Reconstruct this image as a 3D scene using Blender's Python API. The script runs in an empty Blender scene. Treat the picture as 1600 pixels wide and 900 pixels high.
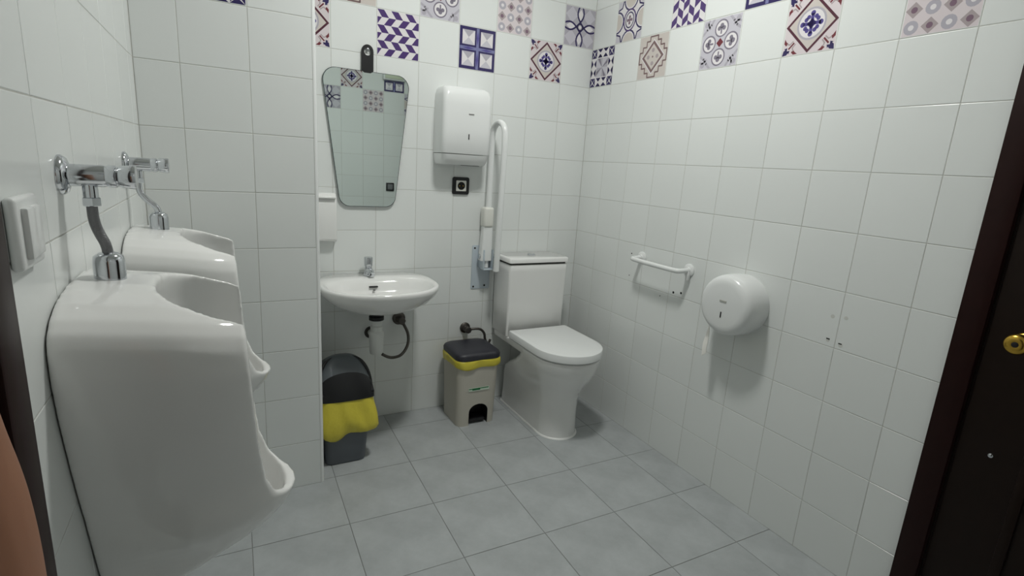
import bpy, bmesh, math, random
from math import sin, cos, pi, sqrt, radians
from mathutils import Vector, Matrix
random.seed(7)
S = bpy.context.scene
C = S.collection

# ------------------------------------------------------------------ camera
cam_d = bpy.data.cameras.new('camera'); cam = bpy.data.objects.new('camera', cam_d); C.objects.link(cam)
cam_d.sensor_width = 36.0; cam_d.lens = 36.0*824.92/1600.0; cam_d.clip_start = 0.01
_R = ((0.8802397851931448, -0.4703630936160536, 0.06274137970269328),
      (-0.05233850672130571, -0.22764575940459247, -0.9723364072887919),
      (0.4716339695963871, 0.852605400164087, -0.22500095629510608))
m = Matrix.Identity(4)
for i in range(3):
    m[i][0] = _R[0][i]; m[i][1] = -_R[1][i]; m[i][2] = -_R[2][i]
m[0][3], m[1][3], m[2][3] = -1.846, -2.586, 1.3456
cam.matrix_world = m
S.camera = cam

# ------------------------------------------------------------------ world, light, exposure
w = bpy.data.worlds.new('world'); S.world = w; w.use_nodes = True
w.node_tree.nodes['Background'].inputs[0].default_value = (0.02, 0.02, 0.02, 1)
w.node_tree.nodes['Background'].inputs[1].default_value = 0.2
S.view_settings.view_transform = 'Standard'; S.view_settings.look = 'None'
S.view_settings.gamma = 1.0; S.view_settings.use_curve_mapping = False
S.view_settings.exposure = 0.0
LAMP_POWER = 128.0
LAMP_AT = (-0.90, -1.10)
CEIL = 2.75

# ------------------------------------------------------------------ materials
def srgb(r, g, b):
    def f(c):
        c /= 255.0
        return c/12.92 if c <= 0.04045 else ((c+0.055)/1.055)**2.4
    return (f(r), f(g), f(b), 1.0)
MATS = {}
def mat(name, col, rough=0.5, metal=0.0, coat=0.0, bump=0.0, bscale=80.0, noise=0.0, nscale=6.0, emit=None, estr=0.0, var=0.0, trans=0.0, ior=1.5):
    if name in MATS: return MATS[name]
    M = bpy.data.materials.new(name); M.use_nodes = True
    nt = M.node_tree; b = nt.nodes['Principled BSDF']
    b.inputs['Base Color'].default_value = srgb(*col)
    b.inputs['Roughness'].default_value = rough
    b.inputs['Metallic'].default_value = metal
    b.inputs['Coat Weight'].default_value = coat
    b.inputs['IOR'].default_value = ior
    b.inputs['Transmission Weight'].default_value = trans
    if emit: b.inputs['Emission Color'].default_value = srgb(*emit); b.inputs['Emission Strength'].default_value = estr
    tc = nt.nodes.new('ShaderNodeTexCoord')
    if noise > 0 or var > 0:
        src = None
        hsv = nt.nodes.new('ShaderNodeHueSaturation')
        hsv.inputs['Color'].default_value = srgb(*col)
        ma = nt.nodes.new('ShaderNodeMath'); ma.operation = 'ADD'; ma.inputs[0].default_value = 1.0-0.5*(noise+var); ma.inputs[1].default_value = 0.5*(noise+var)
        last = None
        if noise > 0:
            n = nt.nodes.new('ShaderNodeTexNoise'); n.inputs['Scale'].default_value = nscale; n.inputs['Detail'].default_value = 6; n.inputs['Roughness'].default_value = 0.65
            nt.links.new(tc.outputs['Object'], n.inputs['Vector'])
            a = nt.nodes.new('ShaderNodeMath'); a.operation = 'MULTIPLY_ADD'; a.inputs[1].default_value = 2*noise; a.inputs[2].default_value = 1.0-noise-0.5*var
            nt.links.new(n.outputs['Fac'], a.inputs[0]); last = a
        if var > 0:
            oi = nt.nodes.new('ShaderNodeObjectInfo')
            a = nt.nodes.new('ShaderNodeMath'); a.operation = 'MULTIPLY_ADD'; a.inputs[1].default_value = var
            if last: nt.links.new(last.outputs[0], a.inputs[2])
            else: a.inputs[2].default_value = 1.0-0.5*var
            nt.links.new(oi.outputs['Random'], a.inputs[0]); last = a
        nt.links.new(last.outputs[0], hsv.inputs['Value'])
        nt.links.new(hsv.outputs['Color'], b.inputs['Base Color'])
    if bump > 0:
        n = nt.nodes.new('ShaderNodeTexNoise'); n.inputs['Scale'].default_value = bscale; n.inputs['Detail'].default_value = 3
        nt.links.new(tc.outputs['Object'], n.inputs['Vector'])
        bp = nt.nodes.new('ShaderNodeBump'); bp.inputs['Strength'].default_value = bump; bp.inputs['Distance'].default_value = 0.002
        nt.links.new(n.outputs['Fac'], bp.inputs['Height']); nt.links.new(bp.outputs['Normal'], b.inputs['Normal'])
    MATS[name] = M
    return M
TILE = mat('white_glazed_tile', (226, 229, 227), 0.2, bump=0.05, bscale=14, var=0.04)
GROUT = mat('grey_grout', (192, 192, 186), 0.8, noise=0.3, nscale=5)
CERAMIC = mat('white_porcelain', (232, 232, 230), 0.09, coat=0.3)
WPLASTIC = mat('white_plastic', (228, 230, 229), 0.22)
CHROME = mat('chrome', (205, 208, 212), 0.10, metal=1.0)
STEEL = mat('braided_steel', (128, 128, 130), 0.42, metal=0.9, bump=0.6, bscale=420)
BLACKP = mat('black_plastic', (17, 17, 20), 0.38)
CHARC = mat('charcoal_plastic', (46, 48, 52), 0.45)
GREYP = mat('grey_plastic', (94, 99, 105), 0.45)
BEIGE = mat('beige_plastic', (190, 186, 175), 0.45)
YELLOW = mat('yellow_bin_bag', (214, 200, 70), 0.38, bump=1.0, bscale=32)
WOOD = mat('dark_brown_wood', (34, 15, 13), 0.4, noise=0.25, nscale=18, ior=1.25)
WOOD2 = mat('dark_leaf_wood', (26, 16, 11), 0.4, noise=0.25, nscale=18, ior=1.25)
BRASS = mat('brass', (196, 160, 70), 0.24, metal=1.0)
MIRROR = mat('mirror_glass', (236, 246, 243), 0.015, metal=1.0)
FLOORT = mat('grey_floor_tile', (172, 176, 177), 0.42, noise=0.36, nscale=5, bump=0.05, bscale=30, var=0.03)
FGROUT = mat('dark_floor_joint', (138, 139, 137), 0.9, noise=.3, nscale=4)
CEILM = mat('ceiling_paint', (232, 232, 226), 0.8, bump=0.1, bscale=60)
RUBBER = mat('black_rubber', (16, 16, 17), 0.6)
PIPEW = mat('white_trap_plastic', (214, 216, 212), 0.35)
GALV = mat('painted_steel_plate', (196, 206, 214), 0.35, metal=0.15)
CREAM = mat('cream_plastic', (220, 220, 213), 0.4)
PAPER = mat('toilet_paper', (238, 236, 230), 0.9)
HOLE = mat('drill_hole', (28, 28, 27), 0.9)
PUTTY = mat('filler', (206, 207, 202), 0.6)
SKIN = mat('skin', (156, 108, 82), 0.5, noise=0.06, nscale=20)
GREEN = mat('green_print', (20, 110, 60), 0.4)
STICKER = mat('pale_sticker', (205, 222, 205), 0.4)
SILIC = mat('white_sealant', (236, 236, 234), 0.35)
DIFF = mat('lamp_diffuser', (255, 255, 250), 0.5, emit=(253, 254, 250), estr=LAMP_POWER)

# ------------------------------------------------------------------ helpers
def link(name, me, parent=None):
    o = bpy.data.objects.new(name, me); C.objects.link(o)
    if parent is not None: o.parent = parent
    return o
def tag(o, label, cat, group=None):
    o['label'] = label; o['category'] = cat
    if group: o['group'] = group
    return o
def struct(o, label=None):
    o['kind'] = 'structure'
    if label: o['label'] = label
    return o
def empty(name, loc=(0, 0, 0), parent=None):
    o = bpy.data.objects.new(name, None); C.objects.link(o); o.location = loc
    if parent is not None: o.parent = parent
    o.empty_display_size = 0.05
    return o
def thing(name, label, cat, loc=(0, 0, 0), group=None):
    return tag(empty(name, loc), label, cat, group)
class MB:
    """collects verts and faces of one mesh (world coordinates, moved to the parent's frame on build)"""
    def __init__(s): s.v = []; s.f = []; s.mi = []; s.cur = 0
    def add(s, vs, fs):
        o = len(s.v); s.v += [tuple(v) for v in vs]
        for f in fs: s.f.append(tuple(i+o for i in f)); s.mi.append(s.cur)
        return s
    def box(s, a, b):
        x0, y0, z0 = (min(a[i], b[i]) for i in range(3)); x1, y1, z1 = (max(a[i], b[i]) for i in range(3))
        return s.add([(x0,y0,z0),(x1,y0,z0),(x1,y1,z0),(x0,y1,z0),(x0,y0,z1),(x1,y0,z1),(x1,y1,z1),(x0,y1,z1)],
                     [(3,2,1,0),(4,5,6,7),(0,1,5,4),(1,2,6,5),(2,3,7,6),(3,0,4,7)])
    def rbox(s, a, b, r=0.005, seg=3):
        bm = bmesh.new(); bmesh.ops.create_cube(bm, size=1.0)
        for v in bm.verts:
            v.co = Vector([(a[i]+b[i])/2+v.co[i]*abs(b[i]-a[i]) for i in range(3)])
        bmesh.ops.bevel(bm, geom=list(bm.edges), offset=r, segments=seg, affect='EDGES', profile=0.5)
        bm.verts.index_update()
        s.add([v.co[:] for v in bm.verts], [[v.index for v in f.verts] for f in bm.faces]); bm.free()
        return s
    def loft(s, rings, cap0=True, cap1=True, closed=True):
        n = len(rings[0]); vs = [p for r in rings for p in r]; fs = []
        for k in range(len(rings)-1):
            for i in range(n if closed else n-1):
                j = (i+1) % n
                fs.append((k*n+i, k*n+j, (k+1)*n+j, (k+1)*n+i))
        if cap0: fs.append(tuple(range(n-1, -1, -1)))
        if cap1: fs.append(tuple((len(rings)-1)*n+i for i in range(n)))
        return s.add(vs, fs)
    def tube(s, pts, r, n=14, cap=True, smooth=0):
        P = [Vector(p) for p in pts]
        rr = list(r) if isinstance(r, (list, tuple)) else [r]*len(P)
        for _ in range(smooth):
            Q = [P[0]]; q = [rr[0]]
            for i in range(len(P)-1):
                a, b = P[i], P[i+1]
                Q += [a*0.75+b*0.25, a*0.25+b*0.75]; q += [rr[i]*.75+rr[i+1]*.25, rr[i]*.25+rr[i+1]*.75]
            P = Q+[P[-1]]; rr = q+[rr[-1]]
        rings = []; up = None
        for i, p in enumerate(P):
            d = (P[min(i+1, len(P)-1)]-P[max(i-1, 0)]).normalized()
            if up is None:
                up = d.orthogonal().normalized()
            up = (up-d*up.dot(d)).normalized(); sd = d.cross(up)
            rings.append([p+(up*cos(2*pi*k/n)+sd*sin(2*pi*k/n))*rr[i] for k in range(n)])
        return s.loft(rings, cap, cap)
    def lathe(s, prof, origin, axis, n=28):
        """prof: (t along axis, radius)"""
        o = Vector(origin); d = Vector(axis).normalized(); u = d.orthogonal().normalized(); v = d.cross(u)
        rings = [[o+d*t+(u*cos(2*pi*k/n)+v*sin(2*pi*k/n))*max(r, 1e-5) for k in range(n)] for t, r in prof]
        return s.loft(rings)
    def build(s, name, mats, parent=None, smooth=False, angle=40):
        off = Vector((0, 0, 0))
        p = parent
        while p is not None: off += Vector(p.location); p = p.parent
        me = bpy.data.meshes.new(name)
        me.from_pydata([tuple(Vector(v)-off) for v in s.v], [], s.f)
        ms = mats if isinstance(mats, list) else [mats]
        for q in ms: me.materials.append(q)
        if len(ms) > 1: me.polygons.foreach_set('material_index', s.mi)
        me.update()
        bm = bmesh.new(); bm.from_mesh(me); bmesh.ops.recalc_face_normals(bm, faces=bm.faces); bm.to_mesh(me); bm.free()
        if smooth:
            me.polygons.foreach_set('use_smooth', [True]*len(me.polygons))
            try: me.set_sharp_from_angle(angle=radians(angle))
            except Exception: pass
        return link(name, me, parent)
def oval(cx, yc, hw, df, db, z, ef=1.0, eb=0.6, ybmax=None, n=56):
    """plan outline: front half-depth df (towards -y), back half-depth db, exponents < 1 are squarer"""
    r = []
    for k in range(n):
        t = 2*pi*k/n; c, q = cos(t), sin(t)
        e = ef if q < 0 else eb
        x = cx+hw*math.copysign(abs(c)**e, c)
        y = yc+(df if q < 0 else db)*math.copysign(abs(q)**e, q)
        if ybmax is not None: y = min(y, ybmax)
        r.append((x, y, z))
    return r
def rrect(x0, x1, y0, y1, z, r, n=5):
    pts = []
    for cx, cy, a in ((x1-r, y1-r, 0), (x0+r, y1-r, pi/2), (x0+r, y0+r, pi), (x1-r, y0+r, 1.5*pi)):
        for k in range(n+1):
            t = a+pi/2*k/n; pts.append((cx+r*cos(t), cy+r*sin(t), z))
    return pts
def voxel(mb, size, smooth_it, cutters=()):
    """closed shells -> one continuous rounded surface"""
    base = mb.build('tmp_shape', CERAMIC); tmp = [base]
    for c in cutters:
        co = c.build('tmp_cut', CERAMIC); tmp.append(co)
        mo = base.modifiers.new('cut', 'BOOLEAN'); mo.operation = 'DIFFERENCE'; mo.object = co; mo.solver = 'EXACT'
    rm = base.modifiers.new('r', 'REMESH'); rm.mode = 'VOXEL'; rm.voxel_size = size
    if smooth_it:
        sm = base.modifiers.new('s', 'SMOOTH'); sm.iterations = smooth_it; sm.factor = 0.5
    bpy.context.view_layer.update()
    dg = bpy.context.evaluated_depsgraph_get()
    me = bpy.data.meshes.new_from_object(base.evaluated_get(dg))
    for o in tmp:
        d = o.data; bpy.data.objects.remove(o); bpy.data.meshes.remove(d)
    me.polygons.foreach_set('use_smooth', [True]*len(me.polygons))
    return me

# ------------------------------------------------------------------ printed tile patterns (flat print on the glaze)
PAL = {'white': (226, 222, 224), 'pink': (216, 206, 209), 'grey': (176, 172, 182), 'lgrey': (198, 195, 204), 'dgrey': (128, 122, 136), 'navy': (52, 44, 92),
       'purple': (78, 56, 112), 'plum': (124, 100, 116), 'maroon': (84, 42, 56), 'brown': (124, 102, 102), 'beige': (204, 196, 190), 'taupe': (170, 158, 160),
       'violet': (84, 74, 140), 'red': (112, 48, 56), 'blue': (120, 122, 164)}
PALM = {k: mat('glaze_'+k, v, 0.2) for k, v in PAL.items()}
PK = list(PALM)
def circ(cx, cy, r, n=16, ry=None):
    ry = ry or r
    return [(cx+r*cos(2*pi*k/n), cy+ry*sin(2*pi*k/n)) for k in range(n)]
def strip(pts, wd):
    out = []
    for i in range(len(pts)-1):
        (x0, y0), (x1, y1) = pts[i], pts[i+1]; L = sqrt((x1-x0)**2+(y1-y0)**2) or 1; nx, ny = -(y1-y0)/L*wd/2, (x1-x0)/L*wd/2
        ex, ey = (x1-x0)/L*wd*.2, (y1-y0)/L*wd*.2
        out.append([(x0-ex+nx, y0-ey+ny), (x0-ex-nx, y0-ey-ny), (x1+ex-nx, y1+ey-ny), (x1+ex+nx, y1+ey+ny)])
    return out
def dia(cx, cy, a, b=None):
    b = b or a
    return [(cx+a, cy), (cx, cy+b), (cx-a, cy), (cx, cy-b)]
def rect(x0, y0, x1, y1): return [(x0, y0), (x1, y0), (x1, y1), (x0, y1)]
def loop(p): return p+[p[0]]
def rot4(polys):
    out = []
    for p in polys:
        for _ in range(4):
            out.append(p); p = [(-y, x) for x, y in p]
    return out
def pat_D():
    L = [('pink', [rect(-.49, -.49, .49, .49)])]
    co = [('navy', [[(.485, .485), (.40, .47), (.365, .425), (.40, .40), (.425, .365), (.47, .40)], [(.40, .40), (.36, .46), (.345, .40)], [(.40, .40), (.46, .36), (.40, .345)]]),
          ('red', [[(.19, .47), (.27, .475), (.315, .43), (.27, .395), (.245, .43)], [(.47, .19), (.475, .27), (.43, .315), (.395, .27), (.43, .245)]]+strip([(.28, .28), (.33, .33), (.37, .37)], .03)),
          ('taupe', strip([(.25, .30), (.30, .36), (.28, .41)], .022)+strip([(.30, .25), (.36, .30), (.41, .28)], .022))]
    L += [(c, rot4(ps)) for c, ps in co]
    L += [('maroon', [dia(0, 0, .48)]), ('beige', [dia(0, 0, .42)]), ('grey', [circ(0, 0, .27, 24)]), ('white', [circ(0, 0, .235, 24)])]
    fl = [rect(-.03, 0, .03, .17), circ(0, .17, .045, 10), circ(.07, .11, .038, 10), circ(-.07, .11, .038, 10)]
    L += [('violet', rot4(fl)+[dia(0, 0, .09)])]
    return L
def pat_H(vert=False):
    ps = []; n = 6; h = .98/n; wd = .98/6.0
    for r in range(n):
        y0 = .49-h*(r+1); y1 = y0+h; sk = .06*(1 if r % 2 == 0 else -1)
        for k in range(-1, 4):
            x = -.49+wd*2*k+(0 if r % 2 == 0 else wd)+.05
            a = [(x-sk, y1), (x+wd-sk, y1), (x+wd+sk, y0), (x+sk, y0)]
            a = [(min(.49, max(-.49, X)), Y) for X, Y in a]
            if abs(a[0][0]-a[1][0])+abs(a[2][0]-a[3][0]) > .02: ps.append(a)
    if vert: ps = [[(-y, x) for x, y in p] for p in ps]
    return [('white', [rect(-.49, -.49, .49, .49)]), ('purple', ps)]
def pat_Q():
    L = [('navy', [rect(-.49, -.49, .49, .49)]), ('blue', [rect(-.47, -.035, .47, .035), rect(-.035, -.47, .035, .47)]), ('violet', [dia(0, .25, .03, .16), dia(0, -.25, .03, .16), dia(.25, 0, .16, .03), dia(-.25, 0, .16, .03)])]
    for sx in (-1, 1):
        for sy in (-1, 1):
            cx, cy = .245*sx, .245*sy; a = .165
            L += [('lgrey', [rect(cx-a, cy-a, cx+a, cy+a)]), ('white', [[(cx, cy), (cx-a, cy+a), (cx-a, cy-a)], [(cx, cy), (cx+a, cy-a), (cx+a, cy+a)]]), ('grey', [[(cx, cy), (cx+a*.8, cy+a), (cx-a*.8, cy+a)]])]
    return L
def pat_O():
    L = [('pink', [rect(-.49, -.49, .49, .49)])]; A = {'taupe': [], 'white': [], 'plum': [], 'grey': []}
    for i in range(4):
        for j in range(4):
            cx, cy = -.3675+.245*i, -.3675+.245*j
            if (i+j) % 2: A['taupe'].append(dia(cx, cy, .115)); A['plum'].append(circ(cx, cy, .045, 10))
            else: A['grey'].append(circ(cx, cy, .1, 14)); A['white'].append(circ(cx, cy, .04, 10))
    return L+[(k, A[k]) for k in ('taupe', 'grey', 'plum', 'white')]
def pat_X():
    L = [('grey', [rect(-.49, -.49, .49, .49)]), ('lgrey', rot4([dia(.28, .28, .2)])), ('white', rot4([[(0, .06), (.1, .3), (0, .44), (-.1, .3)]]))]
    ln = []
    for s in (-1, 1):
        ln += strip([(s*(.09*sin(pi*t/7)*(1 if t < 7 else 1)-.06*(1-t/7.0)+(.06*t/7.0)), .06+.42*t/7.0) for t in range(8)], .045)
    ln += strip(loop(circ(0, 0, .08, 8)), .03)
    L += [('navy', rot4(ln)), ('white', [dia(0, 0, .05)])]
    return L
def pat_S():
    L = [('white', [rect(-.49, -.49, .49, .49)])]; tr = []
    for k in range(4):
        x = -.49+.245*k
        tr += [[(x, .49), (x+.245, .49), (x+.1225, .39)], [(x+.02, .26), (x+.225, .26), (x+.1225, .36)]]
    for k in range(2):
        x = -.2+.2*k
        tr += [[(.49, x), (.49, x+.2), (.40, x+.1)], [(.27, x+.02), (.27, x+.18), (.35, x+.1)]]
    L += [('navy', rot4(tr)), ('lgrey', [rect(-.24, -.24, .24, .24)]), ('grey', rot4([[(0, 0), (.24, 0), (.24, .24)]])), ('dgrey', rot4([[(0, 0), (.24, .1), (.24, .2)]]))]
    return L
def pat_N():
    L = [('beige', [rect(-.49, -.49, .49, .49)])]
    st = [(.02, .46), (.13, .46), (.13, .36), (.24, .36), (.24, .24), (.36, .24), (.36, .13), (.46, .13), (.46, -.02)]
    L += [('brown', rot4(strip(st, .035))), ('white', [dia(0, 0, .4)]), ('brown', [dia(0, 0, .37)]), ('beige', [dia(0, 0, .29)]), ('taupe', rot4([circ(0, .15, .05, 10)])), ('brown', [circ(0, 0, .025, 8)])]
    return L
def pat_G():
    L = [('lgrey', [rect(-.49, -.49, .49, .49)]), ('grey', rot4(strip([(.2, .48), (.3, .38), (.38, .28), (.48, .22)], .05)+[circ(.4, .4, .06, 10)]+strip([(.3, .3), (.4, .36), (.48, .34)], .04)))]
    L += [('dgrey', rot4([circ(0, .28, .175, 20)])), ('white', rot4([circ(0, .28, .145, 20)])), ('dgrey', rot4([circ(0, .33, .05, 10), circ(.06, .28, .045, 10), circ(-.06, .28, .045, 10), rect(-.018, .17, .018, .3)])), ('red', [dia(0, 0, .09)])]
    return L
def pat_V():
    L = [('white', [rect(-.49, -.49, .49, .49)])]; ln = []
    L += [('beige', rot4([[(x, y) for x, y in circ(0, .49, .2, 20) if y <= .491]])), ('lgrey', rot4([[(.49, .49), (.3, .49), (.36, .36), (.49, .3)]]))]
    arc = [(.25*cos(pi+pi*k/10), .49+.25*sin(pi+pi*k/10)) for k in range(11)]
    ln = rot4(strip(arc, .04))+rot4(strip([(.28, .49), (.33, .33), (.49, .28)], .04))
    L += [('navy', ln), ('purple', [circ(0, 0, .24, 20, .27)]), ('white', [circ(0, 0, .2, 20, .23)]), ('navy', strip(loop(circ(0, 0, .15, 16, .18)), .03)), ('plum', rot4([circ(0, .07, .04, 8)])+[circ(0, 0, .04, 8)])]
    return L
PATS = {'D': pat_D(), 'H': pat_H(), 'h': pat_H(True), 'Q': pat_Q(), 'O': pat_O(), 'X': pat_X(), 'S': pat_S(), 'N': pat_N(), 'G': pat_G(), 'V': pat_V()}
def clip_poly(p, x0, x1, y0, y1):
    for ax, lim, sg in ((0, x0, 1), (0, x1, -1), (1, y0, 1), (1, y1, -1)):
        out = []
        for i in range(len(p)):
            a, b = p[i], p[(i+1) % len(p)]
            da, db = sg*(a[ax]-lim), sg*(b[ax]-lim)
            if da >= 0: out.append(a)
            if da*db < 0:
                t = da/(da-db); out.append((a[0]+t*(b[0]-a[0]), a[1]+t*(b[1]-a[1])))
        p = out
        if len(p) < 3: return None
    return p
# a tile mesh lives in its own frame: u right, v up, n = +z out of the wall, face at z = 0, back at -0.002
def tile_mesh(name, wd, ht, mats, pat=None, cut=(-.5, .5), joint=0.0020, T=0.2, bev=0.0013, th=0.0012):
    mb = MB(); hx, hy = wd/2-joint/2, ht/2-joint/2
    rings = []
    for dz, ins in ((-th, 0), (-bev*.6, 0), (-bev*.25, bev*.3), (0, bev)):
        rings.append([(-hx+ins, -hy+ins, dz), (hx-ins, -hy+ins, dz), (hx-ins, hy-ins, dz), (-hx+ins, hy-ins, dz)])
    mb.loft(rings, cap0=False)
    if pat:
        z = 0.00006; uc = (cut[0]+cut[1])/2
        for col, polys in PATS[pat]:
            mb.cur = 1+PK.index(col)
            for p in polys:
                q = clip_poly([(x, y) for x, y in p], max(cut[0], -.487)+.004, min(cut[1], .487)-.004, -.484, .484)
                if q: mb.add([((x-uc)*T, y*T, z) for x, y in q], [tuple(range(len(q)))])
            z += 0.00005
    me = bpy.data.meshes.new(name); me.from_pydata(mb.v, [], mb.f)
    for q in mats: me.materials.append(q)
    me.polygons.foreach_set('material_index', mb.mi)
    me.update()
    bm = bmesh.new(); bm.from_mesh(me)
    for f in bm.faces:
        if f.normal.z < -1e-6: f.normal_flip()
    bm.to_mesh(me); bm.free()
    return me
TM = {}
def tile(parent, frame, u0, u1, v0, v1, pat=None, cut=(-.5, .5), base=TILE, name=None, joint=0.0020, tilt=0.0016, T=0.2):
    """frame: (origin, u axis, v axis, normal)"""
    o, U, V, N = frame
    key = (round(u1-u0, 4), round(v1-v0, 4), pat, cut, base.name)
    if key not in TM:
        TM[key] = tile_mesh('decor_tile' if pat else 'tile', u1-u0, v1-v0, [base]+[PALM[k] for k in PK] if pat else [base], pat, cut, joint, T)
    ob = link(name or ('decor_tile' if pat else 'tile'), TM[key], parent)
    c = o+U*((u0+u1)/2)+V*((v0+v1)/2)
    M = Matrix.Identity(4)
    for i in range(3): M[i][0], M[i][1], M[i][2], M[i][3] = U[i], V[i], N[i], c[i]
    ob.matrix_basis = M @ Matrix.Rotation(random.uniform(-tilt, tilt), 4, 'X') @ Matrix.Rotation(random.uniform(-tilt, tilt), 4, 'Y')
    return ob
ZE = [0.0]+[0.197+0.2*k for k in range(13)]+[CEIL]     # tile row edges; row index 9 (1.797) starts the printed rows
def tiled(parent, frame, ue, decor, skip=None):
    for i in range(len(ue)-1):
        a, b = sorted((ue[i], ue[i+1]))
        for k in range(len(ZE)-1):
            if skip and skip(a, b, ZE[k], ZE[k+1]): continue
            p = decor.get((i, k)); cut = (-.5, .5)
            if p and isinstance(p, tuple): p, cut = p
            if ZE[k+1]-ZE[k] < 0.02 or b-a < 0.012: continue
            tile(parent, frame, a, b, ZE[k], ZE[k+1], p, cut)
X, Y, Z = Vector((1, 0, 0)), Vector((0, 1, 0)), Vector((0, 0, 1)); O = Vector((0, 0, 0))
G = 0.0009                     # grout lies this far behind the tile faces
XL, YP, XP, YN = -2.07, -0.498, -1.535, -2.74

# ------------------------------------------------------------------ the room
def wallbox(name, a, b, label):
    mb = MB(); mb.box(a, b); return struct(mb.build(name, GROUT), label)
wr = wallbox('wall_right', (G, YN-.12, 0), (.12, .12, CEIL), 'white tiled wall with the roll dispenser and a row of printed tiles')
ye = [0.0]+[-0.2*n+0.0084 for n in range(1, 14)]; ye = [y for y in ye if y > -2.70]+[YN]
decR = {}
for i, p in ((0, 'S'), (2, 'N'), (4, 'G'), (6, 'D'), (8, 'O'), (10, 'Q'), (12, 'X')): decR[(i, 9)] = p
for i, p in ((1, 'V'), (3, 'h'), (5, 'Q'), (7, 'X'), (9, 'D'), (11, 'G')): decR[(i, 10)] = p
DR = (-2.70, -1.915, 2.10)      # right door: y0, y1, top
tiled(wr, (O, -Y, Z, -X), [-y for y in ye], decR, lambda a, b, z0, z1: a > 1.92 and z1 < 2.15)
wb = wallbox('wall_back', (XP-.05, G, 0), (.12, .12, CEIL), 'white tiled wall of the recess behind basin and toilet')
xe = [0.0]+[-0.2*n+0.0014 for n in range(1, 8)]+[XP]
decB = {(7, 9): ('D', (round(-(.1336/.2)+.5, 3), .5)), (5, 9): 'H', (3, 9): 'Q', (1, 9): 'D', (6, 10): 'N', (4, 10): 'G', (2, 10): 'O', (0, 10): 'X'}
tiled(wb, (O, X, Z, -Y), xe, decB)
wp = wallbox('wall_pier', (XL-.1, YP+G, 0), (XP-G-.004, .02, CEIL), 'white tiled pier standing beside the urinals')
tiled(wp, (Vector((0, YP, 0)), X, Z, -Y), [-1.547, -1.747, -1.947, XL], {(1, 9): 'S', (0, 10): 'G', (2, 10): 'O'})
tiled(wp, (Vector((XP-.004, 0, 0)), Y, Z, X), [-.012, -.2, -.4, YP+.014], {})
wl = wallbox('wall_left', (XL-.12, YN-.12, 0), (XL-G, YP+.05, CEIL), 'white tiled wall carrying the urinals')
le = [YP, -.608, -.808, -1.008, -1.208, -1.408, -1.608, -1.808, -1.84, -2.04, -2.24, -2.44, -2.64, YN]
decL = {(1, 9): 'G', (3, 9): 'X', (5, 9): 'N', (7, 9): None, (2, 10): 'D', (4, 10): 'H', (6, 10): 'O', (9, 10): 'S', (11, 10): 'V'}
tiled(wl, (Vector((XL, 0, 0)), Y, Z, X), le, decL, lambda a, b, z0, z1: b < -1.839 and z1 < 2.15)
wf = wallbox('wall_front', (XL-.12, YN-.12, 0), (.12, YN-G, CEIL), 'white tiled wall seen only in the mirror')
fe = [0.0, -.045, -.245, -.445, -.645, -.845, -1.045, -1.245, -1.445, -1.645, -1.845, -2.045, XL]
decF = {(5, 9): 'X', (3, 9): 'O', (1, 9): 'V', (7, 9): 'G', (9, 9): 'S', (4, 10): 'D', (2, 10): 'Q', (6, 10): 'N', (8, 10): 'H'}
tiled(wf, (Vector((0, YN, 0)), -X, Z, Y), [-x for x in fe], decF)
# corner profile of the pier
mb = MB()
prof = [(-1.547, YP-.0004)]+[(-1.545+.011*sin(pi/2*k/6), YP+.0105-.011*cos(pi/2*k/6)) for k in range(7)]+[(XP+.001, YP+.016), (-1.547, YP+.016)]
mb.loft([[(x, y, z) for x, y in prof] for z in (0.0, CEIL)])
struct(mb.build('trim_1', WPLASTIC, smooth=True), 'white rounded corner profile on the edge of the pier')
# floor
mb = MB(); mb.box((XL-.12, YN-.12, -.1), (.12, .12, -.0016)); fl = struct(mb.build('floor', FGROUT), 'grey tiled floor')
ca, sa = cos(-.0157), sin(-.0157); FO = Vector((-1.1593, -.4868, 0)); FT = .3289
FU, FV = Vector((ca, sa, 0)), Vector((-sa, ca, 0))
FM = tile_mesh('floor_tile', FT, FT, [FLOORT], joint=.0026, T=FT, bev=.0008, th=.0012)
for a in range(-4, 5):
    for b in range(-8, 3):
        c = FO+FU*((a+.5)*FT)+FV*((b+.5)*FT)
        if -2.35 < c.x < .2 and YN-.1 < c.y < .2:
            ob = link('floor_tile', FM, fl); M = Matrix.Identity(4)
            for i in range(3): M[i][0], M[i][1], M[i][2], M[i][3] = FU[i], FV[i], Z[i], c[i]
            ob.matrix_basis = M @ Matrix.Rotation(random.uniform(-.0012, .0012), 4, 'X') @ Matrix.Rotation(random.uniform(-.0012, .0012), 4, 'Y')
mb = MB(); mb.box((XL-.12, YN-.12, CEIL), (.12, .12, CEIL+.1)); struct(mb.build('ceiling', CEILM), 'plain white ceiling')

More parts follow.
